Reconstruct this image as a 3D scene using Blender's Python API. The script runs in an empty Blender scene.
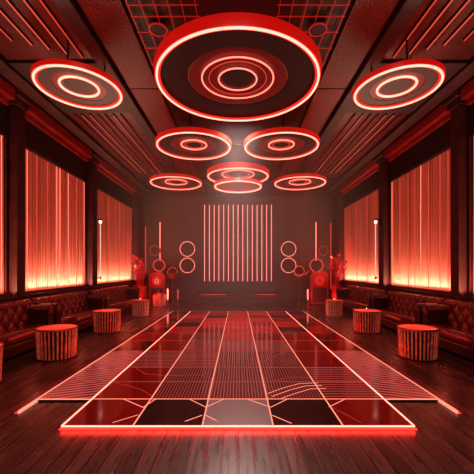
import bpy, bmesh, math, random
from mathutils import Vector, Matrix
random.seed(7)
C = bpy.context.scene
COL = C.collection
PI = math.pi
F = 330.0
EYE = 1.5
CX, CY = 238.0, 269.0

# ------------------------------------------------------------------ materials
def new_mat(name):
    m = bpy.data.materials.new(name); m.use_nodes = True
    nt = m.node_tree
    for n in list(nt.nodes):
        if n.type != 'OUTPUT_MATERIAL': nt.nodes.remove(n)
    out = [n for n in nt.nodes if n.type == 'OUTPUT_MATERIAL'][0]
    return m, nt, out

def pbr(name, col, rough=.5, metal=0, emis=None, es=0, spec=.5, coat=0, noise=0, nscale=8, bump=0):
    m, nt, out = new_mat(name)
    b = nt.nodes.new('ShaderNodeBsdfPrincipled')
    b.inputs['Base Color'].default_value = (*col, 1)
    b.inputs['Roughness'].default_value = rough
    b.inputs['Metallic'].default_value = metal
    b.inputs['Specular IOR Level'].default_value = spec
    b.inputs['Coat Weight'].default_value = coat
    b.inputs['Coat Roughness'].default_value = .15
    if emis:
        b.inputs['Emission Color'].default_value = (*emis, 1)
        b.inputs['Emission Strength'].default_value = es
    nt.links.new(b.outputs[0], out.inputs[0])
    tc = nt.nodes.new('ShaderNodeTexCoord')
    nz = nt.nodes.new('ShaderNodeTexNoise'); nz.inputs['Scale'].default_value = nscale
    nz.inputs['Detail'].default_value = 4
    nt.links.new(tc.outputs['Object'], nz.inputs['Vector'])
    if noise:
        cr = nt.nodes.new('ShaderNodeValToRGB')
        cr.color_ramp.elements[0].position = .3; cr.color_ramp.elements[1].position = .7
        cr.color_ramp.elements[0].color = (*[c*(1-noise) for c in col], 1)
        cr.color_ramp.elements[1].color = (*[min(1, c*(1+noise)) for c in col], 1)
        nt.links.new(nz.outputs['Fac'], cr.inputs[0]); nt.links.new(cr.outputs[0], b.inputs['Base Color'])
    if bump:
        bp = nt.nodes.new('ShaderNodeBump'); bp.inputs['Strength'].default_value = bump
        bp.inputs['Distance'].default_value = .01
        nt.links.new(nz.outputs['Fac'], bp.inputs['Height']); nt.links.new(bp.outputs[0], b.inputs['Normal'])
    return m

def emit(name, col, s):
    m, nt, out = new_mat(name)
    e = nt.nodes.new('ShaderNodeEmission')
    e.inputs[0].default_value = (*col, 1); e.inputs[1].default_value = s
    nt.links.new(e.outputs[0], out.inputs[0])
    return m

M = {}
M['core'] = emit('neon_core', (1, .245, .18), 3)
M['line'] = emit('floor_line', (1, .29, .20), 1.2)
M['line_dim'] = emit('floor_line_dim', (1, .11, .07), .42)
M['core_soft'] = emit('neon_core_soft', (1, .21, .15), 2.0)
M['core_bar'] = emit('neon_bar', (1, .33, .27), 1.5)
M['core_dim'] = emit('neon_core_dim', (.95, .08, .05), .7)
M['core_faint'] = emit('neon_core_faint', (.8, .04, .03), .38)
M['glow'] = emit('red_glow', (1, .05, .03), .85)  # red bands standing in for the halo beside light tubes and lines
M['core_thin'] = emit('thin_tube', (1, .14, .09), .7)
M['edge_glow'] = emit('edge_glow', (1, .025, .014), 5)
M['glow_low'] = emit('red_glow_low', (1, .02, .012), .35)
M['drum_red'] = pbr('red_drum', (.45, .02, .015), .35, emis=(1, .010, .006), es=.28)  # emission stands in for the lamps' red halo on the drum sides
M['drum_dark'] = pbr('dark_drum', (.025, .006, .006), .45)
M['drum_mid'] = pbr('mid_drum', (.14, .010, .010), .4, emis=(1, .012, .01), es=.02)
M['dark'] = pbr('dark_lacquer', (.022, .012, .012), .4, noise=.3)
M['pil'] = pbr('pilaster_paint', (.06, .012, .010), .5, noise=.35, nscale=3)
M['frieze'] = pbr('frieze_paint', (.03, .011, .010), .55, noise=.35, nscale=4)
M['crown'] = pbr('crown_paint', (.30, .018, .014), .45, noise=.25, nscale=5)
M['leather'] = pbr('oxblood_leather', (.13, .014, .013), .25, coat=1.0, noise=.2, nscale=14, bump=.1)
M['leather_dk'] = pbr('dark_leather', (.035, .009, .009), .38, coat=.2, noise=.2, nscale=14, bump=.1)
M['brass'] = pbr('copper_trim', (.55, .22, .15), .3, metal=.9)
M['slat'] = pbr('slatted_wood', (.75, .42, .30), .38, metal=.35, noise=.4, nscale=12)
M['slat_dk'] = pbr('slat_shadow', (.02, .008, .007), .6)
M['metal'] = pbr('black_metal', (.04, .025, .025), .3, metal=.8)
M['grid'] = pbr('red_metal_grid', (.5, .05, .04), .35, metal=.4, emis=(1, .04, .03), es=.16)  # emission stands in for light catching the metal bars
M['redgloss'] = pbr('red_lacquer', (.35, .01, .01), .25, coat=.5, emis=(1, .01, .01), es=.03)
M['leaf'] = pbr('red_leaf', (.4, .014, .014), .4, emis=(1, .01, .01), es=.03, noise=.4, nscale=20)
M['plaster'] = pbr('back_wall_paint', (.055, .036, .034), .6, noise=.18, nscale=1.5, bump=.05)
M['stage'] = pbr('stage_paint', (.06, .014, .013), .35, noise=.3)
M['tabletop'] = pbr('red_lit_table_top', (.75, .12, .08), .35, emis=(1, .08, .05), es=.22)  # emission stands in for red lamp light on the table tops
M['bulb'] = emit('bulb', (1, .8, .65), 3.5)
M['rod'] = emit('rod_glow', (1, .62, .5), .75)

def wall_mat():
    return pbr('wall_paint', (.05, .012, .011), .6, noise=.3, nscale=2)

def panel_mat():
    # red pleated screen, washed by a strip light at its foot
    m, nt, out = new_mat('pleated_screen')
    b = nt.nodes.new('ShaderNodeBsdfPrincipled')
    tc = nt.nodes.new('ShaderNodeTexCoord'); mp = nt.nodes.new('ShaderNodeMapping')
    mp.inputs['Scale'].default_value = (1, 20, .05)
    nz = nt.nodes.new('ShaderNodeTexNoise'); nz.inputs['Scale'].default_value = 1.4; nz.inputs['Detail'].default_value = 5
    cr = nt.nodes.new('ShaderNodeValToRGB')
    cr.color_ramp.elements[0].position = .36; cr.color_ramp.elements[0].color = (.50, .20, .14, 1)
    cr.color_ramp.elements[1].position = .50; cr.color_ramp.elements[1].color = (.88, .42, .30, 1)
    nt.links.new(tc.outputs['Object'], mp.inputs[0]); nt.links.new(mp.outputs[0], nz.inputs['Vector'])
    nt.links.new(nz.outputs['Fac'], cr.inputs[0]); nt.links.new(cr.outputs[0], b.inputs['Base Color'])
    b.inputs['Roughness'].default_value = .6
    b.inputs['Emission Color'].default_value = (1, .02, .012, 1); b.inputs['Emission Strength'].default_value = .02
    nt.links.new(b.outputs[0], out.inputs[0])
    return m
M['screen'] = panel_mat()
M['slat_back'] = pbr('screen_backing', (.05, .008, .006), .6)

def floor_mat():
    m, nt, out = new_mat('dark_plank_floor')
    b = nt.nodes.new('ShaderNodeBsdfPrincipled')
    tc = nt.nodes.new('ShaderNodeTexCoord'); mp = nt.nodes.new('ShaderNodeMapping')
    mp.inputs['Rotation'].default_value = (0, 0, PI/2)
    br = nt.nodes.new('ShaderNodeTexBrick')
    br.offset = .37
    br.inputs['Scale'].default_value = 1
    br.inputs['Brick Width'].default_value = 2.3; br.inputs['Row Height'].default_value = .13
    br.inputs['Mortar Size'].default_value = .011; br.inputs['Mortar Smooth'].default_value = .3
    br.inputs['Color1'].default_value = (.12, .070, .062, 1); br.inputs['Color2'].default_value = (.035, .02, .018, 1)
    br.inputs['Mortar'].default_value = (.002, .001, .001, 1)
    nt.links.new(tc.outputs['Object'], mp.inputs[0]); nt.links.new(mp.outputs[0], br.inputs['Vector'])
    mp2 = nt.nodes.new('ShaderNodeMapping'); mp2.inputs['Scale'].default_value = (9, .8, 1)
    nz = nt.nodes.new('ShaderNodeTexNoise'); nz.inputs['Scale'].default_value = 2.5; nz.inputs['Detail'].default_value = 6
    nt.links.new(tc.outputs['Object'], mp2.inputs[0]); nt.links.new(mp2.outputs[0], nz.inputs['Vector'])
    mx = nt.nodes.new('ShaderNodeMix'); mx.data_type = 'RGBA'; mx.blend_type = 'MULTIPLY'; mx.inputs[0].default_value = .55
    nt.links.new(br.outputs['Color'], mx.inputs[6]); nt.links.new(nz.outputs['Fac'], mx.inputs[7])
    nt.links.new(mx.outputs[2], b.inputs['Base Color'])
    mr = nt.nodes.new('ShaderNodeMapRange'); mr.inputs[3].default_value = .16; mr.inputs[4].default_value = .42
    nt.links.new(nz.outputs['Fac'], mr.inputs[0]); nt.links.new(mr.outputs[0], b.inputs['Roughness'])
    sb = nt.nodes.new('ShaderNodeMath'); sb.operation = 'MULTIPLY_ADD'; sb.inputs[1].default_value = -1.0
    nt.links.new(br.outputs['Fac'], sb.inputs[0])
    n2 = nt.nodes.new('ShaderNodeMath'); n2.operation = 'MULTIPLY'; n2.inputs[1].default_value = .12
    nt.links.new(nz.outputs['Fac'], n2.inputs[0]); nt.links.new(n2.outputs[0], sb.inputs[2])
    bp = nt.nodes.new('ShaderNodeBump'); bp.inputs['Strength'].default_value = .6; bp.inputs['Distance'].default_value = .008
    nt.links.new(sb.outputs[0], bp.inputs['Height']); nt.links.new(bp.outputs[0], b.inputs['Normal'])
    b.inputs['Specular IOR Level'].default_value = .6
    nt.links.new(b.outputs[0], out.inputs[0])
    return m

def perforated(name, col, es=.0):
    m, nt, out = new_mat(name)
    b = nt.nodes.new('ShaderNodeBsdfPrincipled')
    tc = nt.nodes.new('ShaderNodeTexCoord')
    vo = nt.nodes.new('ShaderNodeTexVoronoi'); vo.inputs['Scale'].default_value = 26; vo.inputs['Randomness'].default_value = .35
    nt.links.new(tc.outputs['Object'], vo.inputs['Vector'])
    cr = nt.nodes.new('ShaderNodeValToRGB')
    cr.color_ramp.elements[0].position = .12; cr.color_ramp.elements[0].color = (*[min(1, c*2.2) for c in col], 1)
    cr.color_ramp.elements[1].position = .5; cr.color_ramp.elements[1].color = (*[c*.45 for c in col], 1)
    nt.links.new(vo.outputs['Distance'], cr.inputs[0]); nt.links.new(cr.outputs[0], b.inputs['Base Color'])
    bp = nt.nodes.new('ShaderNodeBump'); bp.inputs['Strength'].default_value = .5; bp.inputs['Distance'].default_value = .01
    nt.links.new(vo.outputs['Distance'], bp.inputs['Height']); nt.links.new(bp.outputs[0], b.inputs['Normal'])
    b.inputs['Roughness'].default_value = .4
    if es:
        nt.links.new(cr.outputs[0], b.inputs['Emission Color']); b.inputs['Emission Strength'].default_value = es
    nt.links.new(b.outputs[0], out.inputs[0])
    return m
M['perf'] = perforated('perforated_red_panel', (.14, .012, .010))
M['ceil'] = pbr('ceiling_paint', (.03, .008, .008), .5, noise=.35, nscale=3)
M['bay'] = pbr('ceiling_bay_paint', (.085, .010, .009), .35, noise=.4, nscale=4)

def tile(name, base, em, es, hatch=None, hs=30, hcol=(1, .25, .22), hstr=.35, rough=.1):
    """glossy glass tile; hatch = mapping rotation for luminous etched lines"""
    m, nt, out = new_mat(name)
    b = nt.nodes.new('ShaderNodeBsdfPrincipled')
    b.inputs['Base Color'].default_value = (*base, 1); b.inputs['Roughness'].default_value = rough
    b.inputs['Specular IOR Level'].default_value = .7; b.inputs['IOR'].default_value = 1.75
    b.inputs['Emission Color'].default_value = (*em, 1); b.inputs['Emission Strength'].default_value = es
    if hatch is not None:
        tc = nt.nodes.new('ShaderNodeTexCoord'); mp = nt.nodes.new('ShaderNodeMapping')
        mp.inputs['Rotation'].default_value = (0, 0, hatch)
        wv = nt.nodes.new('ShaderNodeTexWave'); wv.inputs['Scale'].default_value = hs
        wv.inputs['Distortion'].default_value = .25; wv.inputs['Detail'].default_value = 1
        wv.inputs['Detail Scale'].default_value = .3
        nt.links.new(tc.outputs['Object'], mp.inputs[0]); nt.links.new(mp.outputs[0], wv.inputs['Vector'])
        cr = nt.nodes.new('ShaderNodeValToRGB')
        cr.color_ramp.elements[0].position = .62; cr.color_ramp.elements[0].color = (*[c*es for c in em], 1)
        cr.color_ramp.elements[1].position = .95; cr.color_ramp.elements[1].color = (*[c*hstr for c in hcol], 1)
        nt.links.new(wv.outputs['Fac'], cr.inputs[0]); nt.links.new(cr.outputs[0], b.inputs['Emission Color'])
        b.inputs['Emission Strength'].default_value = 1
    nt.links.new(b.outputs[0], out.inputs[0])
    return m
T = {
 'k': tile('glass_black', (.018, .006, .006), (1, .01, .01), .006),
 'g': tile('glass_grey_reflection', (.10, .08, .08), (1, .35, .32), .012, rough=.3),  # grey base stands in for the pale reflection on this tile
 'r': tile('glass_red', (.10, .006, .006), (1, .012, .01), .06),
 'R': tile('glass_bright_red', (.2, .008, .008), (1, .02, .014), .12, rough=.14),
 'v': tile('glass_etched_length', (.05, .008, .008), (1, .02, .015), .03, hatch=0, hs=8.5, hstr=.22),
 't': tile('glass_etched_across', (.08, .008, .008), (1, .02, .015), .04, hatch=PI/2, hs=4.0, hstr=.28),
 'd': tile('glass_etched_diagonal', (.12, .02, .02), (1, .06, .06), .05, hatch=PI/2-.35, hs=3.6, hcol=(1, .3, .3), hstr=.40, rough=.2),
 'e': tile('glass_etched_diagonal_right', (.12, .02, .02), (1, .06, .06), .05, hatch=PI/2+.35, hs=3.6, hcol=(1, .3, .3), hstr=.36, rough=.2),
}

# ------------------------------------------------------------------ mesh helpers
def box(bm, x0, x1, y0, y1, z0, z1, bev=0):
    vs = [bm.verts.new(p) for p in ((x0,y0,z0),(x1,y0,z0),(x1,y1,z0),(x0,y1,z0),(x0,y0,z1),(x1,y0,z1),(x1,y1,z1),(x0,y1,z1))]
    fs = [bm.faces.new([vs[i] for i in f]) for f in ((3,2,1,0),(4,5,6,7),(0,1,5,4),(1,2,6,5),(2,3,7,6),(3,0,4,7))]
    if bev:
        es = list({e for f in fs for e in f.edges})
        bmesh.ops.bevel(bm, geom=es, offset=bev, segments=3, affect='EDGES', profile=.6)

def lathe(bm, prof, n=64, c=(0,0,0), closed=False):
    rings = []
    for r, z in prof:
        if r < 1e-6: rings.append([bm.verts.new((c[0], c[1], c[2]+z))])
        else: rings.append([bm.verts.new((c[0]+r*math.cos(2*PI*i/n), c[1]+r*math.sin(2*PI*i/n), c[2]+z)) for i in range(n)])
    L = list(zip(rings, rings[1:]))
    if closed: L.append((rings[-1], rings[0]))
    for a, b in L:
        if len(a) == 1 and len(b) == 1: continue
        for i in range(n):
            j = (i+1) % n
            if len(a) == 1: bm.faces.new((a[0], b[j], b[i]))
            elif len(b) == 1: bm.faces.new((a[i], a[j], b[0]))
            else: bm.faces.new((a[i], a[j], b[j], b[i]))

def torus(bm, R, r, c=(0,0,0), n=96, m=10, axis='z'):
    vs = []
    for i in range(n):
        a = 2*PI*i/n; row = []
        for j in range(m):
            b = 2*PI*j/m
            x, y, z = (R+r*math.cos(b))*math.cos(a), (R+r*math.cos(b))*math.sin(a), r*math.sin(b)
            if axis == 'y': x, y, z = x, z, y
            row.append(bm.verts.new((c[0]+x, c[1]+y, c[2]+z)))
        vs.append(row)
    for i in range(n):
        for j in range(m):
            bm.faces.new((vs[i][j], vs[(i+1)%n][j], vs[(i+1)%n][(j+1)%m], vs[i][(j+1)%m]))

def tube(bm, pts, r, m=8, r_end=None):
    pts = [Vector(p) for p in pts]; rows = []
    for i, p in enumerate(pts):
        t = (pts[min(i+1, len(pts)-1)] - pts[max(i-1, 0)]).normalized()
        up = Vector((0,0,1)) if abs(t.z) < .9 else Vector((1,0,0))
        a = t.cross(up).normalized(); b = t.cross(a)
        rr = r if r_end is None else r + (r_end-r)*i/(len(pts)-1)
        rows.append([bm.verts.new(p + a*math.cos(2*PI*j/m)*rr + b*math.sin(2*PI*j/m)*rr) for j in range(m)])
    for A, B in zip(rows, rows[1:]):
        for j in range(m): bm.faces.new((A[j], A[(j+1)%m], B[(j+1)%m], B[j]))
    bm.faces.new(rows[0][::-1]); bm.faces.new(rows[-1])

def flatline(bm, pts, w, z0, z1):
    """thin flat strip along a polyline lying on the floor"""
    pts = [Vector((p[0], p[1])) for p in pts]
    L, Rr = [], []
    for i, p in enumerate(pts):
        t = (pts[min(i+1, len(pts)-1)] - pts[max(i-1, 0)]).normalized()
        nrm = Vector((-t.y, t.x))*w/2
        L.append((p+nrm)); Rr.append((p-nrm))
    rows = [[bm.verts.new((a.x,a.y,z0)), bm.verts.new((a.x,a.y,z1)), bm.verts.new((b.x,b.y,z1)), bm.verts.new((b.x,b.y,z0))] for a, b in zip(L, Rr)]
    for A, B in zip(rows, rows[1:]):
        for j in range(4): bm.faces.new((A[j], A[(j+1)%4], B[(j+1)%4], B[j]))
    bm.faces.new(rows[0]); bm.faces.new(rows[-1][::-1])

def obj(name, bm, mat, parent=None, smooth=False, loc=None):
    bmesh.ops.recalc_face_normals(bm, faces=bm.faces)
    me = bpy.data.meshes.new(name); bm.to_mesh(me); bm.free()
    me.materials.append(mat)
    if smooth:
        for p in me.polygons: p.use_smooth = True
        me.set_sharp_from_angle(angle=math.radians(40))
    o = bpy.data.objects.new(name, me); COL.objects.link(o)
    if parent: o.parent = parent
    if loc: o.location = loc
    return o

def NB(): return bmesh.new()

def tag(o, label, cat, group=None):
    o['label'] = label; o['category'] = cat
    if group: o['group'] = group
    return o

def thing(name, label, cat, loc=(0,0,0), rz=0, group=None):
    o = bpy.data.objects.new(name, None); COL.objects.link(o)
    o.empty_display_size = .1
    o.location = loc; o.rotation_euler = (0,0,rz)
    return tag(o, label, cat, group)

def struct(name, bm, mat, smooth=False):
    o = obj(name, bm, mat, smooth=smooth); o['kind'] = 'structure'; return o

def dup(root, loc=None, rz=None, label=None):
    r = root.copy(); COL.objects.link(r)
    if loc is not None: r.location = loc
    if rz is not None: r.rotation_euler = (0,0,rz)
    if label: r['label'] = label
    for ch in list(root.children):
        c = ch.copy(); COL.objects.link(c); c.parent = r
        for g in list(ch.children):
            d = g.copy(); COL.objects.link(d); d.parent = c
    return r

# ------------------------------------------------------------------ room shell
W, Y0, Y1, H = 4.5, -2.2, 14.7, 5.02
b = NB(); box(b, -W, W, Y0, Y1, -.1, 0); struct('floor', b, floor_mat())
b = NB(); box(b, -W, W, Y0, Y1, H, H+.1); struct('ceiling', b, M['ceil'])
wm = wall_mat()
b = NB(); box(b, -W-.15, -W, Y0, Y1, -.1, H+.1); struct('wall_left', b, wm)
b = NB(); box(b, W, W+.15, Y0, Y1, -.1, H+.1); struct('wall_right', b, wm)
b = NB(); box(b, -W-.15, W+.15, Y1, Y1+.15, -.1, H+.1); struct('wall_back', b, M['plaster'])
b = NB(); box(b, -W-.15, W+.15, Y0-.15, Y0, -.1, H+.1); struct('wall_front', b, wm)

tn = [0]
def trim(bm, mat, smooth=False):
    tn[0] += 1
    return struct('trim_%d' % tn[0], bm, mat, smooth)

PIL = [(2.3, 2.65), (6.35, 6.6), (9.64, 9.98), (13.85, 14.25)]
for s in (-1, 1):
    def bx(bm, xa, xb, y0, y1, z0, z1, bev=0):
        box(bm, min(s*xa, s*xb), max(s*xa, s*xb), y0, y1, z0, z1, bev)
    # ledge / wainscot behind the sofas
    b = NB(); bx(b, 4.26, 4.499, Y0+.01, Y1-.01, .001, .95); bx(b, 4.24, 4.499, Y0+.01, Y1-.01, .951, .985, .006); trim(b, M['pil'])
    # pilasters with cap and base blocks
    for y0, y1 in PIL:
        b = NB(); bx(b, 4.25, 4.499, y0, y1, .986, 4.66, .012)
        bx(b, 4.22, 4.498, y0-.04, y1+.04, 4.66, 4.80, .015)
        bx(b, 4.16, 4.498, y0-.08, y1+.08, 4.80, 4.94, .015)
        trim(b, M['pil'])
    # frieze above screens
    ys = [Y0+.01] + [v for p in PIL for v in p] + [Y1-.01]
    for i in range(0, len(ys), 2):
        b = NB(); bx(b, 4.40, 4.498, ys[i]+.003, ys[i+1]-.003, 4.05, 4.60); trim(b, M['frieze'])
        # stepped crown above it
        ya, yb = ys[i]+(.085 if i else 0), ys[i+1]-.085
        b = NB()
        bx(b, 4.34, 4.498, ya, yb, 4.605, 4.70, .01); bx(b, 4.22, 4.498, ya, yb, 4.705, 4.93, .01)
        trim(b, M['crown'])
    # ceiling edge beam
    b = NB(); bx(b, 3.86, 4.15, Y0+.01, Y1-.01, 4.90, 5.019, .01); trim(b, M['pil'])
    # ceiling bays with a raised frame
    for (ya, yb) in ((1.2, 5.5), (7.3, 12.6)):
        b = NB(); bx(b, 2.36, 3.84, ya, yb, 4.985, 5.019); trim(b, M['bay'])
    # dark cross block between the bays
    b = NB(); bx(b, 2.36, 3.84, 5.52, 7.28, 4.94, 5.019, .01); trim(b, M['ceil'])
    b = NB(); bx(b, 2.12, 2.34, Y0+.01, Y1-.01, 4.88, 5.019, .01); trim(b, M['ceil'])
    # perforated panels
    for (ya, yb) in ((1.0, 3.2), (3.23, 6.34), (6.37, 9.6), (9.63, 14.68)):
        b = NB(); bx(b, 1.52, 2.10, ya, yb, 4.97, 5.019, .008); trim(b, M['perf'])
# back wall: skirting and cornice
b = NB(); box(b, -4.23, 4.23, 14.6, 14.698, .001, .16, .01); o = struct('baseboard_back', b, M['dark'])
b = NB(); box(b, -4.15, 4.15, 14.5, 14.698, 4.72, 4.87, .01); trim(b, M['frieze'])
# central ceiling cross beams
for (ya, yb) in ((6.3, 6.5), (9.2, 9.35), (12.7, 12.9)):
    b = NB(); box(b, -1.5, 1.5, ya, yb, 4.95, 5.019, .01); trim(b, M['ceil'])

# ------------------------------------------------------------------ ceiling light strips
side_n = {-1: 'left', 1: 'right'}
ordn = ['innermost', 'second from the middle', 'third from the middle', 'fourth from the middle', 'fifth from the middle', 'sixth from the middle', 'outermost']
for s in (-1, 1):
    for bay, (ya, yb, xs, mm) in enumerate((
        (1.3, 5.4, (2.54, 2.75, 2.97, 3.18, 3.42, 3.74), 'core_dim'),
        (7.4, 12.4, (2.62, 2.80, 2.98, 3.14, 3.32, 3.50, 3.66), 'core_faint'))):
        for i, x in enumerate(xs):
            y1 = yb - .1*i
            lab = '%s red light strip on the %s ceiling %s' % ('outermost' if i == len(xs)-1 else ordn[i], side_n[s],
                   ('before the near side ring lamp' if bay == 0 else 'in the thin far set beyond the near side ring lamp'))
            t = thing('ceiling_light_strip', lab, 'light strip', (s*x, (ya+y1)/2, 4.985), 0, 'red light strips running along the ceiling')
            hl = (y1-ya)/2
            b = NB(); box(b, -.016, .016, -hl, hl, -.03, -.001); obj('housing', b, M['ceil'], t)
            w = .009 if bay == 0 else .006
            b = NB(); box(b, -w, w, -hl+.01, hl-.01, -.042, -.031); obj('light_tube', b, M['core_thin' if (bay == 0 and i in (1, 2, 3)) or (bay == 1 and i in (1, 4, 5)) else mm], t)

# central ceiling grid (thin metal bars)
for s in (-1, 1):
    t = thing('ceiling_grid', 'thin red metal grid on the ceiling at the upper %s of the big ring lamp' % side_n[s], 'ceiling grid', (s*1.0, 4.6, 4.99), 0, 'ceiling grids')
    b = NB()
    for x in (-.45, -.28, -.10, .08, .26, .44): box(b, x-.004, x+.004, -1.6, 1.6, -.03, -.016)
    obj('long_bars', b, M['grid'], t)
    b = NB()
    for y in (-1.5, -1.15, -.8, -.45, -.25, -.05, .25, .6, 1.0, 1.4): box(b, -.48, .48, y-.004, y+.004, -.015, -.001)
    obj('cross_bars', b, M['grid'], t)
    t = thing('downlight', 'small round ceiling downlight beside the big ring lamp, on its %s' % side_n[s], 'downlight', (s*1.15, 4.75, 4.955), 0, 'small round downlights')
    b = NB(); lathe(b, [(.118, 0), (.132, 0), (.132, -.02), (.118, -.02)], 48, closed=True); obj('trim_ring', b, M['grid'], t, True)
    b = NB(); lathe(b, [(0, -.005), (.117, -.005), (.117, -.012), (0, -.012)], 48); obj('lens', b, M['dark'], t, True)

# ------------------------------------------------------------------ ring lamps
def area(name, loc, rot, sx, sy, e, col, shape='RECTANGLE', spread=PI):
    l = bpy.data.lights.new(name, 'AREA'); l.energy = e; l.color = col; l.shape = shape
    l.size = sx
    if shape in ('RECTANGLE', 'ELLIPSE'): l.size_y = sy
    l.spread = spread
    o = bpy.data.objects.new(name, l); COL.objects.link(o); o.location = loc; o.rotation_euler = rot
    return o

RED = (1, .10, .06)
def ring_lamp(x, y, z, R, inner, label, h=.2, tube_r=.028, tilt=0, power=60, hang=True, grp='ring lamps hanging from the ceiling', rods=True):
    t = thing('ring_lamp', label, 'ceiling lamp', (x, y, z), 0, grp)
    t.rotation_euler = (0, tilt, 0)
    # drum: red outer side, open bottom rim
    b = NB(); lathe(b, [(R-.05, .012), (R, .0), (R+.008, .02), (R+.012, h), (R-.03, h+.02), (R-.05, h)], 128, closed=True); obj('drum', b, M['drum_red'], t, True)
    # underside dish
    b = NB(); q = min(1, h/.16)
    lathe(b, [(R-.052, .05*q), (R*.62, .075*q), (R*.62, h-.01), (R-.052, h-.01)], 128, closed=True); obj('underside', b, M['drum_dark'], t, True)
    b = NB(); torus(b, R-.03, tube_r, (0, 0, -.004), 128, 10); obj('light_tube', b, M['core'], t, True)
    b = NB(); torus(b, R-.03-tube_r-.016, .020, (0, 0, .016), 128, 8); obj('glow_ring', b, M['glow'], t, True)
    # central stepped dish
    b = NB(); lathe(b, [(R*.615, .085*q), (R*.60, .078*q), (R*.48, .11*q), (0, .11*q), (0, h-.005), (R*.615, h-.005)], 96); obj('center_dish', b, M['drum_mid'], t, True)
    for k, (ri, zi, tr, mm) in enumerate(inner):
        b = NB(); torus(b, ri, tr, (0, 0, zi*q), 96, 8); obj('inner_light_tube', b, M[mm], t, True)
    b = NB(); lathe(b, [(0, .094*q), (min(i_[0] for i_ in inner)*.8, .094*q), (min(i_[0] for i_ in inner)*.8, .112*q), (0, .112*q)], 64); obj('center_cap', b, M['drum_dark'], t, True)
    if rods:
        for k in range(3):
            a = 2*PI*k/3 + .5
            rx, ry = R*.55*math.cos(a), R*.55*math.sin(a)
            top = H - z + math.sin(tilt)*rx if tilt else H - z
            b = NB(); tube(b, [(rx, ry, h-.02), (rx, ry, top-.05)], .012); obj('hanger_rod', b, M['metal'], t)
    if power:
        area('ring_light_down', (x, y, z-.05), (0, tilt, 0), R*1.9, R*1.9, power, RED, 'DISK', math.radians(110))
        area('ring_light_up', (x, y, z+h+.06), (PI, 0, 0), R*1.9, R*1.9, power*.22, RED, 'DISK')
    return t

ZR = 4.4
ring_lamp(-.005, 5.2, ZR, 1.27, [(.56, .085, .012, 'core_soft'), (.45, .095, .008, 'core_dim'), (.30, .085, .012, 'core_soft'), ], 'largest ring lamp, over the near middle of the dance floor', h=.15, tube_r=.017, power=34)
for s in (-1, 1):
    ring_lamp(s*2.56, 5.33, ZR, .665, [(.29, .085, .018, 'core'), (.44, .09, .008, 'core_dim')], 'bright ring lamp over the %s seating, beside the largest ring lamp' % side_n[s], h=.07, tube_r=.018, tilt=-s*.03, power=15)
    ring_lamp(s*1.05 + (-.02 if s > 0 else 0), 7.86, ZR, .885, [(.30, .085, .018, 'core_soft'), (.20, .085, .010, 'core_dim')], 'ring lamp just beyond the largest one, %s of the centre line' % side_n[s], h=.10, tube_r=.017, power=13)
    ring_lamp(s*2.1, 11.2, ZR, .87, [(.36, .085, .016, 'core_soft'), (.24, .085, .014, 'core_dim')], 'small looking far ring lamp on the %s, near the back wall' % side_n[s], h=.09, tube_r=.017, power=10)
# two-tier lamp in the middle of the far row
t2 = ring_lamp(0, 10.4, ZR, .97, [(.5, .085, .016, 'core_soft'), (.36, .085, .012, 'core_dim')], 'two-tier ring lamp hanging in the middle of the far row', h=.15, tube_r=.018, power=12)
b = NB(); lathe(b, [(.70, -.30), (.75, -.31), (.755, -.22), (.70, -.22)], 96, closed=True); o = obj('lower_drum', b, M['drum_red'], t2, True)
b = NB(); torus(b, .725, .022, (0, 0, -.318), 96, 8); obj('light_tube', b, M['core'], t2, True)
b = NB(); lathe(b, [(0, -.25), (.698, -.27), (.698, -.24), (0, -.22)], 96); obj('lower_dish', b, M['drum_mid'], t2, True)
b = NB(); tube(b, [(0, 0, -.23), (0, 0, .09)], .05, 16); obj('stem', b, M['metal'], t2, True)

# ------------------------------------------------------------------ side light screens
def screen_slats(bm, s, y0, y1, z0, z1, rnd):
    """irregular upright slats, each slightly folded, with dark gaps between"""
    y = y0
    while y < y1-.03:
        w = rnd.choice((.028, .035, .045, .06, .085)); g = rnd.choice((.006, .008, .012, .016))
        w = min(w, y1-y)
        dx = rnd.uniform(-.008, .006)
        pts = [(4.475, y), (4.455+dx, y+w*.2), (4.45+dx, y+w*.8), (4.475, y+w)]
        A = [bm.verts.new((s*x, yy, z0)) for x, yy in pts]; B = [bm.verts.new((s*x, yy, z1)) for x, yy in pts]
        for i in range(3): bm.faces.new((A[i], A[i+1], B[i+1], B[i]))
        bm.faces.new((A[3], A[0], B[0], B[3])); bm.faces.new(A); bm.faces.new(B[::-1])
        y += w + g

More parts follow.
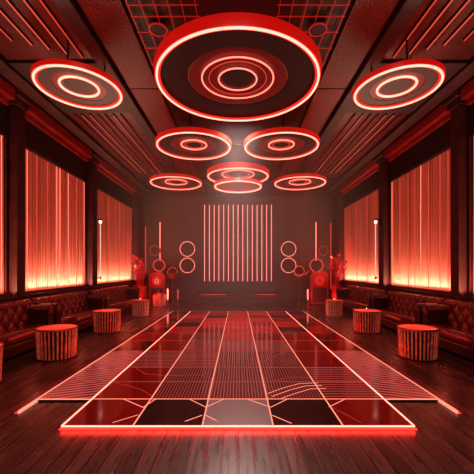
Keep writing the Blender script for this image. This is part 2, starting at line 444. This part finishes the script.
SCR = [(2.7, 6.30, 'nearest'), (6.65, 9.58, 'middle'), (10.04, 13.79, 'far')]
for s in (-1, 1):
    for k, (y0, y1, nm) in enumerate(SCR):
        t = thing('light_screen', '%s tall slatted screen glowing red on the %s wall' % (nm, side_n[s]), 'wall light', (0, 0, 0), 0, 'glowing wall screens')
        rnd = random.Random(k*2 + (s > 0))
        b = NB(); box(b, min(s*4.48, s*4.497), max(s*4.48, s*4.497), y0+.031, y1-.031, 1.031, 4.03); obj('backing', b, M['slat_back'], t)
        b = NB(); screen_slats(b, s, y0+.032, y1-.032, 1.031, 4.03, rnd); obj('slatted_screen', b, M['screen'], t, False)
        b = NB()
        def bx(xa, xb, ya, yb, za, zb): box(b, min(s*xa, s*xb), max(s*xa, s*xb), ya, yb, za, zb, .004)
        bx(4.40, 4.497, y0, y0+.03, .99, 4.045); bx(4.40, 4.497, y1-.03, y1, .99, 4.045); bx(4.40, 4.497, y0+.031, y1-.031, .99, 1.03)
        bx(4.30, 4.315, y0+.01, y1-.01, .986, 1.04)  # lip added to hide the bright strip lights from view
        obj('frame', b, M['pil'], t)
        tubes = {0: (5.0, 5.6, 6.18), 1: (6.73, 6.95, 7.22, 7.66, 8.05, 8.25, 8.62, 9.02, 9.50), 2: (10.14, 11.3, 12.3, 13.70)}[k]
        for ty in tubes:
            ty += 0 if ty in (6.73, 9.50, 10.14, 6.18) else rnd.uniform(-.05, .05)
            b = NB(); tube(b, [(s*4.43, ty, 1.06), (s*4.43, ty, 4.0)], .0055, 6)
            obj('light_tube', b, M['core_soft' if ty in (6.73, 9.50, 6.18) or rnd.random() < .3 else 'core_thin'], t, True)
        # strip light at the foot of the screen, washing upwards
        L = y1-y0-.1
        area('screen_wash', (s*4.365, (y0+y1)/2, 1.012), (0, s*math.radians(180-38), 0), .05, L-.25, 58*L/3, (1, .76, .54))
        area('screen_wash_red', (s*4.35, (y0+y1)/2, 1.03), (0, s*math.radians(180-12), 0), .05, L, 20*L/3, (1, .03, .02))

# wall lamps: bulb over a long thin rod
for s in (-1, 1):
    t = thing('wall_lamp', 'wall lamp with a bright bulb above a long thin rod on the %s pillar' % side_n[s], 'wall lamp', (s*4.25, 9.81, 2.9), 0, 'rod wall lamps')
    b = NB(); box(b, min(0, -s*.04)+(-.0), max(0, -s*.04), -.05, .05, -.12, .12, .008); obj('bracket', b, M['metal'], t)
    b = NB(); tube(b, [(-s*.03, 0, .06), (-s*.12, 0, .08), (-s*.16, 0, .05)], .012); obj('arm', b, M['metal'], t, True)
    b = NB(); lathe(b, [(0, .10), (.04, .09), (.06, .05), (.062, .045), (0, .045)], 24, (-s*.16, 0, 0)); obj('cap', b, M['metal'], t, True)
    b = NB(); lathe(b, [(0, .045), (.03, .03), (.045, 0), (.03, -.035), (0, -.045)], 24, (-s*.16, 0, 0)); obj('bulb', b, M['bulb'], t, True)
    b = NB(); tube(b, [(-s*.16, 0, -.05), (-s*.16, 0, -1.62)], .016); obj('rod', b, M['rod'], t, True)
    b = NB(); tube(b, [(-s*.16, .0, -1.63), (-s*.16, 0, -1.70)], .026, 12); tube(b, [(-s*.16, 0, -1.66), (0, 0, -1.66)], .010); obj('foot', b, M['metal'], t, True)

# ------------------------------------------------------------------ back wall lights
t = thing('light_bar_array', 'wide set of fifteen upright glowing light bars on the middle of the back wall', 'wall light', (0, 14.698, 0))
b = NB(); box(b, -1.56, 1.56, -.03, 0, .9, 4.4, .006); obj('backing_board', b, pbr('bar_backing', (.11, .035, .03), .4), t)
for i in range(15):
    x = -1.48 + 2.96*i/14
    b = NB(); box(b, x-.055, x+.055, -.055, -.031, .94, 4.36, .006); obj('bar_housing', b, M['drum_mid'], t)
    b = NB(); tube(b, [(x, -.075, .96), (x, -.075, 4.34)], .015, 8); obj('light_bar', b, M['core_bar'], t, True)
for s in (-1, 1):
    X = s*2.25
    t = thing('neon_double_ring', 'neon figure of two stacked circles on the back wall, %s of the light bars' % side_n[s], 'neon light', (X, 14.658, 0), 0, 'stacked neon circles')
    for z in (2.39, 1.66):
        b = NB(); torus(b, .325, .018, (0, 0, z), 64, 8, 'y'); obj('neon_ring', b, M['line'], t, True)
    b = NB()
    for z in (2.74, 1.30): box(b, -.012, .012, -.005, .04, z-.03, z+.03)
    obj('clip', b, M['metal'], t)
for (px, z0, z1, nm) in ((-3.46, 1.85, 3.6, 'upright neon tube on the back wall left of the two stacked circles'), (-4.10, 1.4, 3.4, 'dim upright neon tube beside the far left corner'),
                    (3.46, 1.85, 3.6, 'upright neon tube on the back wall right of the two stacked circles'), (4.12, .6, 3.55, 'long upright neon tube beside the far right corner')):
    t = thing('neon_tube', nm, 'neon light', (px, 14.658, 0), 0, 'single neon tubes on the back wall')
    b = NB(); box(b, -.035, .035, .0, .04, z0, z1, .005); obj('housing', b, M['drum_mid'], t)
    b = NB(); tube(b, [(0, -.02, z0+.02), (0, -.02, z1-.02)], .02, 8); obj('light_tube', b, M['core_soft' if abs(px) < 4 else 'core_dim'], t, True)

# stage with two steps below the bars
t = thing('stage', 'low dark stage with two steps against the back wall', 'stage', (0, 0, 0))
b = NB(); box(b, -1.9, 1.9, 14.0, 14.598, .001, .48, .01); obj('platform', b, M['stage'], t)
b = NB(); box(b, -2.05, 2.05, 13.72, 13.999, .001, .32, .01); obj('step', b, M['stage'], t)
b = NB(); box(b, -2.2, 2.2, 13.44, 13.719, .001, .16, .01); obj('step', b, M['stage'], t)
for x0, x1 in ((-1.55, -.5), (.75, 1.6)):
    b = NB(); box(b, x0, x1, 13.985, 13.9985, .40, .43); obj('light_strip', b, M['core_dim'], t)

# ------------------------------------------------------------------ dance floor
SZ = .03
def gp(px, py):
    """point of the dance floor seen at a photo position"""
    D = (EYE-SZ)*F/(py-CY)
    return ((px-CX)*D/F, D)
rowy = [425.5, 399, 381.7, 367.5, 351, 340.5, 333, 327, 322, 318.2, 315, 311.2]
RY = [gp(0, y)[1] for y in rowy]
CXs = [-2.27, -1.65, -.985, -.335, .33, .985, 1.65, 2.27]
t = thing('dance_floor', 'long black and red glass dance floor crossed by glowing lines', 'dance floor', (0, 0, 0))
b = NB(); box(b, -1.65, 1.65, RY[0], RY[1], .001, .022)
box(b, -2.27, 2.27, RY[1], RY[-1], .001, .022); obj('base', b, M['dark'], t)
LAY = [  # columns outer-left .. outer-right per row
 ' rkgkr ',
 'drvvvte',
 'drvvvte',
 'dttvvre',
 'krtttrk',
 'rrvRrrk',
 'kRrRRkr',
 'rkRRrRk',
 'krRRRrk',
 'rRkRrkr',
 'krrRRrk']
for r in range(11):
    for c in range(7):
        k = LAY[r][c]
        if k == ' ': continue
        if c in (0, 6) and r in (2, 3): continue
        y0, y1 = RY[r], RY[r+1]
        if c in (0, 6) and r == 1: y1 = RY[4]
        b = NB(); box(b, CXs[c]+.006, CXs[c+1]-.006, y0+.006, y1-.006, .0225, SZ, .002)
        obj('panel', b, T[k], t)
for i, x in enumerate(CXs):
    ya = RY[0] if 0 < i < 7 else (495/145)
    w = .018 if i in (0, 1, 6, 7) else .014
    b = NB(); flatline(b, [(x, ya), (x, RY[-1])], w, .002 if i in (0, 7) else .024, SZ+.004); obj('light_line', b, M['core' if i in (1, 6) else 'line'], t)
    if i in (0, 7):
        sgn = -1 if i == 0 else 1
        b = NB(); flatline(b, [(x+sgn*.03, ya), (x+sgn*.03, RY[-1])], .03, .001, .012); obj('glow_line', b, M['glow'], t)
for j, y in enumerate(RY):
    if j == 0: continue
    b = NB(); flatline(b, [(-2.265, y), (2.265, y)], .011 if j == 1 else .014, .023, SZ+.003)
    obj('light_line', b, M['line' if j == 1 else 'line_dim'], t)
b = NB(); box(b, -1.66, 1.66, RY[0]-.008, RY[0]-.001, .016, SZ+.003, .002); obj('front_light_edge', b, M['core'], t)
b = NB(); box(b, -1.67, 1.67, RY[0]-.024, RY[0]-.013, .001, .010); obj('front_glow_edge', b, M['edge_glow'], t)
DEC = [
 [(189,399),(206,407.3)], [(206,407.3),(224,399)], [(247,399),(270.7,407.3)], [(270.7,407.3),(287.6,399)],
 [(185,421.5),(202,415.4)], [(272.4,415.4),(291.6,423.5)], [(206,415.4),(217,421)],
 [(122.7,398.7),(143,407.5)], [(143,407.5),(156.5,398.7)], [(112.6,422.7),(138,415)],
 [(109,382),(128,385.6),(142,390),(151.4,395.7)], [(129.5,361),(136,368),(144.6,373.8),(166.6,375.5),(205,375)],
 [(329,407),(345.5,399)], [(333,408),(362,423)],
 [(268,393.5),(283,388),(300,383.5),(318,383)], [(272,396.5),(290,390),(305,386),(322,385.5)], [(282,398),(297,393),(310,389),(326,388.5)],
 [(261,362),(275,356),(290,350.6)], [(272,381.5),(290,377),(312,378)], [(84,372),(100,370.5),(120,371)]]
for i, pl in enumerate(DEC):
    b = NB(); flatline(b, [gp(*p) for p in pl], .009 if i < 9 or i in (12,) else .006, SZ, SZ+.003)
    obj('inlay_line', b, M['line' if i < 10 or i in (12, 14, 15, 16) else 'line_dim'], t)

# ------------------------------------------------------------------ drum tables
NS = 30
def make_table():
    t = thing('drum_table', '', 'side table', (0, 0, 0), 0, 'ribbed drum tables along the sofas')
    b = NB(); lathe(b, [(0, 0), (.305, 0), (.335, .47), (0, .47)], 48); obj('core', b, M['slat_dk'], t, True)
    b = NB()
    for i in range(NS):
        a = 2*PI*i/NS; da = 2*PI/NS*.27
        r0, r1 = .328, .352
        vs = []
        for z, rr in ((.02, r0), (.485, r1)):
            for (ang, q) in ((a-da, -.02), (a-da*.5, .003), (a+da*.5, .003), (a+da, -.02)):
                vs.append(b.verts.new(((rr+q)*math.cos(ang), (rr+q)*math.sin(ang), z)))
        for j in range(3): b.faces.new((vs[j], vs[j+1], vs[j+5], vs[j+4]))
        b.faces.new((vs[3], vs[0], vs[4], vs[7])); b.faces.new(vs[:4][::-1]); b.faces.new(vs[4:])
    obj('ribbed_side', b, M['slat'], t)
    b = NB(); lathe(b, [(.335, .486), (.358, .486), (.362, .495), (.360, .510), (.345, .515), (.34, .505), (.335, .505)], 64, closed=True); obj('rim', b, M['brass'], t, True)
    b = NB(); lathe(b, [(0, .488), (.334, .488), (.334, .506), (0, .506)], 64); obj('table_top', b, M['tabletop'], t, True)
    b = NB(); lathe(b, [(0, .0), (.34, .0), (.34, .018), (0, .018)], 48); obj('base_ring', b, M['dark'], t, True)
    return t
tb = make_table()
TB = [(-3.08, 5.62, .90, 'nearest fully visible ribbed drum table on the left'), (3.06, 5.62, .88, 'nearest ribbed drum table on the right'),
      (-3.13, 7.9, .89, 'second ribbed drum table on the left, in front of the middle sofa'), (3.08, 7.9, .89, 'second ribbed drum table on the right, in front of the middle sofa'),
      (-3.10, 10.5, .75, 'third ribbed drum table on the left, small and far'), (3.06, 10.5, .75, 'third ribbed drum table on the right, small and far'),
      (-3.14, 13.2, .72, 'farthest little ribbed drum table on the left, by the cabinet'), (-3.37, 4.25, .80, 'ribbed drum table cut off by the left edge of the photo')]
for i, (x, y, sc, lab) in enumerate(TB):
    o = tb if i == 0 else dup(tb)
    o.location = (x, y, 0); o.rotation_euler = (0, 0, i*.37); o['label'] = lab
    o.scale = (sc, sc, 1.0 if i < 6 else .98)
# small tealight glimmers on the far tables
for (x, y, side) in ((-3.10, 10.5, 'left'), (3.06, 10.5, 'right'), (3.08, 7.9, 'near right')):
    t = thing('tealight', 'tiny lit tealight on the %s' % {'left': 'third drum table on the left', 'right': 'third drum table on the right', 'near right': 'second drum table on the right'}[side], 'candle', (x, y, .516), 0, 'tealights on the drum tables')
    b = NB(); lathe(b, [(0, 0), (.028, 0), (.034, .03), (.03, .03), (.026, .008), (0, .008)], 20); obj('cup', b, M['brass'], t, True)
    b = NB(); lathe(b, [(0, .009), (.012, .018), (.010, .035), (0, .055)], 12); obj('flame', b, M['bulb'], t, True)

# ------------------------------------------------------------------ sofas
def sofa(s, y0, y1, label):
    t = thing('tufted_sofa', label, 'sofa', (s*3.95, (y0+y1)/2, 0), 0, 'tufted leather sofas along the walls')
    hl = (y1-y0)/2 - .01
    aw = .24   # arm width
    def X(v): return s*(v-3.95)
    def bx(bm, xa, xb, ya, yb, za, zb, bev=0): box(bm, min(X(xa), X(xb)), max(X(xa), X(xb)), ya, yb, za, zb, bev)
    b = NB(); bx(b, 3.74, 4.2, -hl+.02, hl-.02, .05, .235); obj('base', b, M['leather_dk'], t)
    for fx in (3.80, 4.15):
        for fy in (-hl+.12, hl-.12):
            b = NB(); lathe(b, [(0, 0.001), (.022, 0.001), (.03, .05), (0, .05)], 12, (X(fx), fy, 0)); obj('foot', b, M['dark'], t, True)
    b = NB(); bx(b, 3.69, 3.72, -hl+.02, hl-.02, .225, .243, .004); obj('trim_strip', b, M['brass'], t)
    b = NB(); bx(b, 3.68, 4.10, -hl+aw, hl-aw, .245, .45, .05); obj('seat', b, M['leather'], t, True)
    # tufted back: diamond quilting as relief
    b = NB()
    prof = []
    n1 = 26
    for i in range(n1+1):
        u = i/n1; prof.append((4.07+.05*u, .42+.40*u, u*.40, 1))
    for i in range(1, 11):
        a = PI*i/10
        prof.append((4.175-.055*math.cos(a), .82+.085*math.sin(a), .40+.02*i, max(0, 1-i/5)))
    prof.append((4.23, .30, .7, 0)); prof.append((4.10, .30, .8, 0))
    yw = hl-.02
    ny = int((2*yw)/.018)
    rows = []
    pa, pb = .27, .27
    for (x, z, v, am) in prof:
        row = []
        for j in range(ny+1):
            y = -yw + 2*yw*j/ny
            q = abs(math.sin(PI*(y/pa + v/pb)))*abs(math.sin(PI*(y/pa - v/pb)))
            d = (q**.45)*.055*am
            # buttons sit where the seams cross
            e = 0.0
            row.append(b.verts.new((X(x-d+.02), y, z + (.0 if am >= 1 else d*.2))))
        rows.append(row)
    for A, B in zip(rows, rows[1:]):
        for j in range(ny): b.faces.new((A[j], A[j+1], B[j+1], B[j]))
    b.faces.new([r[0] for r in rows]); b.faces.new([r[-1] for r in rows][::-1])
    # button heads
    for iv in range(0, 5):
        v = iv*pb/2; u = v/.40
        ys = -math.floor(yw/pa)*pa + (pa/2 if iv % 2 else 0)
        while ys < yw-.02:
            x, z = 4.07+.05*u, .42+.40*u
            bmesh.ops.create_icosphere(b, subdivisions=1, radius=.011, matrix=Matrix.Translation((X(x+.012), ys, z)))
            ys += pa
    me = obj('tufted_back', b, M['leather'], t, True)
    # rolled arms at both ends
    for e in (-1, 1):
        b = NB()
        y_in, y_out = (hl-aw+.005), hl
        pr = []
        for i in range(13):
            a = PI*i/12
            pr.append(((y_in+y_out)/2 + math.cos(a)*(aw/2+.0), .70+.10*math.sin(a)))
        pr = [(y_out-.03, .09), (y_out-.03, .62)] + pr + [(y_in+.02, .62), (y_in+.02, .09)]
        A = [b.verts.new((X(3.68), e*y, z)) for y, z in pr]; B = [b.verts.new((X(4.06), e*y, z)) for y, z in pr]
        n = len(pr)
        for i in range(n): b.faces.new((A[i], A[(i+1)%n], B[(i+1)%n], B[i]))
        b.faces.new(A); b.faces.new(B[::-1])
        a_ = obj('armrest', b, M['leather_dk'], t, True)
        b = NB(); lathe(b, [(0, 0), (.06, 0), (.075, .008), (.06, .014), (0, .014)], 32)
        bmesh.ops.rotate(b, verts=b.verts, matrix=Matrix.Rotation(-s*PI/2, 3, 'Y'))
        bmesh.ops.translate(b, verts=b.verts, vec=(X(3.679), e*(y_in+y_out)/2, .70)); obj('arm_rosette', b, M['leather'], a_, True)
    return t
for s in (-1, 1):
    n = side_n[s]
    sofa(s, 3.95, 6.62, 'nearest dark red tufted leather sofa on the %s, cut off by the photo edge' % n)
    sofa(s, 6.64, 9.14, 'middle dark red tufted leather sofa on the %s wall' % n)
    sofa(s, 9.16, 12.4, 'farthest dark red tufted leather sofa on the %s wall' % n)

# ------------------------------------------------------------------ far corner groups
def plant(x, y, h, label, blossom, n=26, spread=.5, seed=1, pot='round'):
    r = random.Random(seed)
    t = thing('potted_plant', label, 'plant', (x, y, 0), 0, 'red lit plants in the far corners')
    b = NB(); ph = h*.42
    lathe(b, [(0, 0), (.13, 0), (.17, .05), (.20, ph*.5), (.17, ph*.85), (.20, ph), (.175, ph), (.15, ph*.86), (0, ph*.84)], 32); obj('vase', b, M['redgloss'], t, True)
    st = NB(); lf = NB(); bl = NB()
    for i in range(n):
        a = r.uniform(0, 2*PI); d = r.uniform(.15, 1)*spread; hh = h*r.uniform(.62, 1.0)
        tip = Vector((d*math.cos(a), d*math.sin(a)*.6, hh))
        base = Vector((.04*math.cos(a), .04*math.sin(a), ph*.85))
        mid = (base+tip)/2 + Vector((0, 0, .12))
        tube(st, [base, mid, tip], .009, 5, .005)
        for k in range(4):
            p = mid.lerp(tip, k/3.2); la = r.uniform(0, 2*PI); L = r.uniform(.12, .22)
            dirv = Vector((math.cos(la), math.sin(la)*.7, r.uniform(-.2, .6))).normalized()
            side = dirv.cross(Vector((0, 0, 1))).normalized()*L*.2
            v = [lf.verts.new(p), lf.verts.new(p+dirv*L*.5+side), lf.verts.new(p+dirv*L), lf.verts.new(p+dirv*L*.5-side)]
            lf.faces.new(v)
        if i % 2 == 0 and blossom:
            # small cupped blossom: five petals
            for q in range(6):
                qa = 2*PI*q/6; R_ = .075
                u = Vector((math.cos(qa), 0, math.sin(qa))); w = Vector((-math.sin(qa), 0, math.cos(qa)))
                v = [bl.verts.new(tip), bl.verts.new(tip+u*R_*.6+w*R_*.4+Vector((0, -.02, 0))), bl.verts.new(tip+u*R_+Vector((0, -.04, 0))), bl.verts.new(tip+u*R_*.6-w*R_*.4+Vector((0, -.02, 0)))]
                bl.faces.new(v)
    obj('stems', st, M['leaf'], t); obj('leaves', lf, M['leaf'], t)
    if blossom: obj('blossoms', bl, M['redgloss'], t)
    else: bl.free()
    return t
plant(-3.92, 12.95, 2.05, 'bushy red blossoming plant in a vase in the far left corner', True, 26, .36, 3)
plant(3.86, 12.95, 2.1, 'bushy red leafy plant in a vase in the far right corner', True, 34, .36, 5)
plant(-3.98, 13.75, 1.9, 'slender red plant between the left cabinet and the far left corner', True, 12, .16, 8)

def cabinet(s, x, y, w, h, label):
    t = thing('round_top_cabinet', label, 'cabinet', (x, y, 0), 0, 'round topped cabinets')
    b = NB(); pr = [(-w/2, .04), (w/2, .04)]
    for i in range(15):
        a = PI*i/14; pr.append((w/2*math.cos(a), h-w*.28+w*.28*math.sin(a)))
    A = [b.verts.new((px, -.2, z)) for px, z in pr]; B = [b.verts.new((px, .2, z)) for px, z in pr]
    n = len(pr)
    for i in range(n): b.faces.new((A[i], A[(i+1)%n], B[(i+1)%n], B[i]))
    b.faces.new(A); b.faces.new(B[::-1]); obj('body', b, M['redgloss'], t, True)
    b = NB(); box(b, -w/2+.07, w/2-.07, -.215, -.201, .12, h*.52, .006); obj('door', b, M['dark'], t)
    b = NB(); torus(b, .155, .022, (0, -.215, h*.72), 40, 8, 'y'); obj('emblem_ring', b, M['core_dim'], t, True)
    b = NB(); torus(b, .07, .014, (0, -.215, h*.72), 32, 8, 'y'); obj('emblem_center', b, M['core_soft' if s < 0 else 'core_dim'], t, True)
    b = NB(); box(b, -w/2+.03, w/2-.03, -.17, .17, .001, .039); obj('plinth', b, M['dark'], t)
    return t
cabinet(-1, -3.38, 13.95, .66, 1.38, 'red round-topped cabinet with a ring emblem in the far left corner')
cabinet(1, 3.40, 13.95, .74, 1.42, 'red round-topped cabinet with a ring emblem in the far right corner')
# ring sculptures: hoops on a stand
def hoops(x, y, rings, label):
    t = thing('hoop_sculpture', label, 'sculpture', (x, y, 0), 0, 'hoop sculptures')
    b = NB(); lathe(b, [(0, 0.001), (.16, 0.001), (.16, .03), (.02, .05), (0, .05)], 32); obj('base', b, M['metal'], t, True)
    top = max(r[1]+r[2] for r in rings)
    b = NB(); tube(b, [(0, .03, .04), (0, .03, top)], .012); obj('pole', b, M['metal'], t, True)
    for (dx, z, rr, m) in rings:
        b = NB(); torus(b, rr, .028, (dx, 0, z), 48, 8, 'y'); obj('hoop', b, M[m], t, True)
    return t
hoops(-3.52, 14.38, [(-.10, 2.30, .22, 'core_faint'), (.08, 1.66, .25, 'core_dim')], 'stand with two glowing red hoops in the far left corner')
hoops(3.45, 14.38, [(.27, 2.30, .20, 'core_faint'), (-.03, 1.66, .28, 'core_dim')], 'stand with two glowing red hoops in the far right corner')
# swirl lamp (right) and handled basket (left)
t = thing('swirl_lamp', 'curled red neon ribbon on a small stand beside the right cabinet', 'lamp', (2.60, 14.05, 0))
b = NB(); lathe(b, [(0, .001), (.11, .001), (.11, .03), (.015, .05), (.012, 1.2), (0, 1.2)], 24); obj('stand', b, M['redgloss'], t, True)
pts = []
for i in range(30):
    a = 2*PI*i/29*1.15 + PI*1.1; rr = .24 - .002*i
    pts.append((rr*math.cos(a), 0, 1.42+rr*math.sin(a)))
pts += [(.28, 0, 1.28), (.42, 0, 1.42)]
b = NB(); tube(b, pts, .02, 8); obj('ribbon', b, M['core_dim'], t, True)
t = thing('flower_basket', 'tall red stand with a looped handle basket beside the left cabinet', 'stand', (-2.80, 14.1, 0))
b = NB(); lathe(b, [(0, .001), (.12, .001), (.12, .03), (.02, .06), (.018, 1.08), (0, 1.08)], 24); obj('stand', b, M['redgloss'], t, True)
b = NB(); lathe(b, [(0, 1.08), (.14, 1.09), (.2, 1.22), (.22, 1.32), (.2, 1.32), (.13, 1.12), (0, 1.11)], 32); obj('bowl', b, M['redgloss'], t, True)
b = NB(); tube(b, [(.21*math.cos(PI*i/14), 0, 1.31+.26*math.sin(PI*i/14)) for i in range(15)], .014); obj('handle', b, M['core_dim'], t, True)
# post lamps
for x, y, hh, m, lab in ((-2.80, 13.15, .72, 'core', 'brightest short post lamp on the floor beside the left corner group'), (-2.42, 13.3, .70, 'core_dim', 'dim short post lamp on the floor at the left end of the stage steps'), (2.78, 13.15, .70, 'core_soft', 'short post lamp on the floor beside the right corner group')):
    t = thing('post_lamp', lab, 'floor lamp', (x, y, 0), 0, 'short post lamps')
    b = NB(); lathe(b, [(0, .001), (.07, .001), (.07, .02), (.03, .03), (.03, hh*.4), (0, hh*.4)], 24); obj('post', b, M['redgloss'], t, True)
    b = NB(); lathe(b, [(0, hh*.4), (.028, hh*.4), (.034, hh*.9), (.02, hh), (0, hh)], 24); obj('light_tube', b, M[m], t, True)

# ------------------------------------------------------------------ lights
def point(name, loc, e, col, r=.15):
    l = bpy.data.lights.new(name, 'POINT'); l.energy = e; l.color = col; l.shadow_soft_size = r
    l.specular_factor = .15
    o = bpy.data.objects.new(name, l); COL.objects.link(o); o.location = loc; return o
for s in (-1, 1):
    area('corner_glow', (s*3.3, 12.2, 2.4), (math.radians(68), 0, 0),   .8, .5, 13, (1, .05, .035), spread=math.radians(130))  # this and the low one are added red fill, without a fixture
    area('corner_glow_low', (s*3.3, 12.5, .35), (math.radians(100), 0, 0), .9, .2, 7, (1, .04, .03))
    # added fill lights at ceiling height, brightening the sofas and tables
    area('seating_fill', (s*3.2, 9.0, 4.6), (0, 0, 0), .6, 6.5, 22, (1, .32, .24), spread=math.radians(75))
area('rear_fill', (0, -1.6, 2.3), (math.radians(80), 0, 0), 3.5, 1.6, 48, (1, .50, .40))
area('edge_led_front', (0, RY[0]-.03, .028), (math.radians(-75), 0, 0), 3.3, .02, 3.2, (1, .02, .012))
for s in (-1, 1):
    area('edge_led_side', (s*2.31, 7.5, .028), (0, math.radians(s*-75), 0), .02, 8, 9, (1, .02, .012))
# added warm fill from overhead, standing in for unseen ring lamps
area('overhead_fill', (0, 0.2, 4.6), (math.radians(28), 0, 0), 3.0, 1.0, 60, (1, .42, .33))
# white beam in the middle of the haze
def spot(name, loc, tgt, e, col, ang, blend=.8, r=.2):
    l = bpy.data.lights.new(name, 'SPOT'); l.energy = e; l.color = col; l.spot_size = ang; l.spot_blend = blend; l.shadow_soft_size = r
    o = bpy.data.objects.new(name, l); COL.objects.link(o); o.location = loc
    d = Vector(tgt)-Vector(loc); o.rotation_euler = d.to_track_quat('-Z', 'Y').to_euler(); return o
spot('beam', (0, 6.9, 4.75), (0, 11.5, .3), 1700, (1, .72, .66), math.radians(75), 1.0)
spot('beam_far', (0, 9.2, 4.8), (0, 9.6, 0), 420, (1, .75, .7), math.radians(60), 1.0)
spot('floor_sheen_fill', (0, 6.9, 4.8), (0, 2.3, 0), 1500, (1, .80, .75), math.radians(40), 1.0, .5)  # added spot that gives the near floor its greyish sheen
for s in (-1, 1):
    for (x, y, e) in ((2.75, 4.1, 70), (2.78, 6.75, 60), (2.8, 9.2, 50), (3.0, 11.8, 60)):
        spot('red_floor_fill', (s*x, y, 4.9), (s*x, y, 0), e*1.5, (1, .03, .02), math.radians(24), 1.0, .1)  # added spots imitating the screens' red reflections on the floor

# haze in the far half of the hall
b = NB(); box(b, -2.7, 2.7, 6.0, 13.4, .06, 4.3)
hz, nt, out = new_mat('haze')
vs = nt.nodes.new('ShaderNodeVolumeScatter'); vs.inputs['Density'].default_value = .034; vs.inputs['Color'].default_value = (1, .93, .9, 1); vs.inputs['Anisotropy'].default_value = .3
nt.links.new(vs.outputs[0], out.inputs['Volume'])
o = obj('haze', b, hz); o['kind'] = 'stuff'; tag(o, 'thin pale haze hanging in the middle of the hall under the ring lamps', 'haze')

w = bpy.data.worlds.new('World'); C.world = w; w.use_nodes = True
w.node_tree.nodes['Background'].inputs[0].default_value = (.05, .008, .008, 1); w.node_tree.nodes['Background'].inputs[1].default_value = .3

# ------------------------------------------------------------------ camera
cam = bpy.data.cameras.new('camera'); co = bpy.data.objects.new('camera', cam); COL.objects.link(co)
co.location = (0, 0, EYE); co.rotation_euler = (PI/2, 0, 0)
cam.sensor_width = 36; cam.lens = 36*F/474
cam.shift_x = -1/474; cam.shift_y = 32/474
cam.clip_start = .05; cam.clip_end = 100
C.camera = co
C.view_settings.view_transform = 'Standard'
for lk in ('Medium High Contrast', 'Standard - Medium High Contrast'):
    try:
        C.view_settings.look = lk; print('LOOK', lk); break
    except Exception as e: print('nolook', e)
C.view_settings.exposure = 0
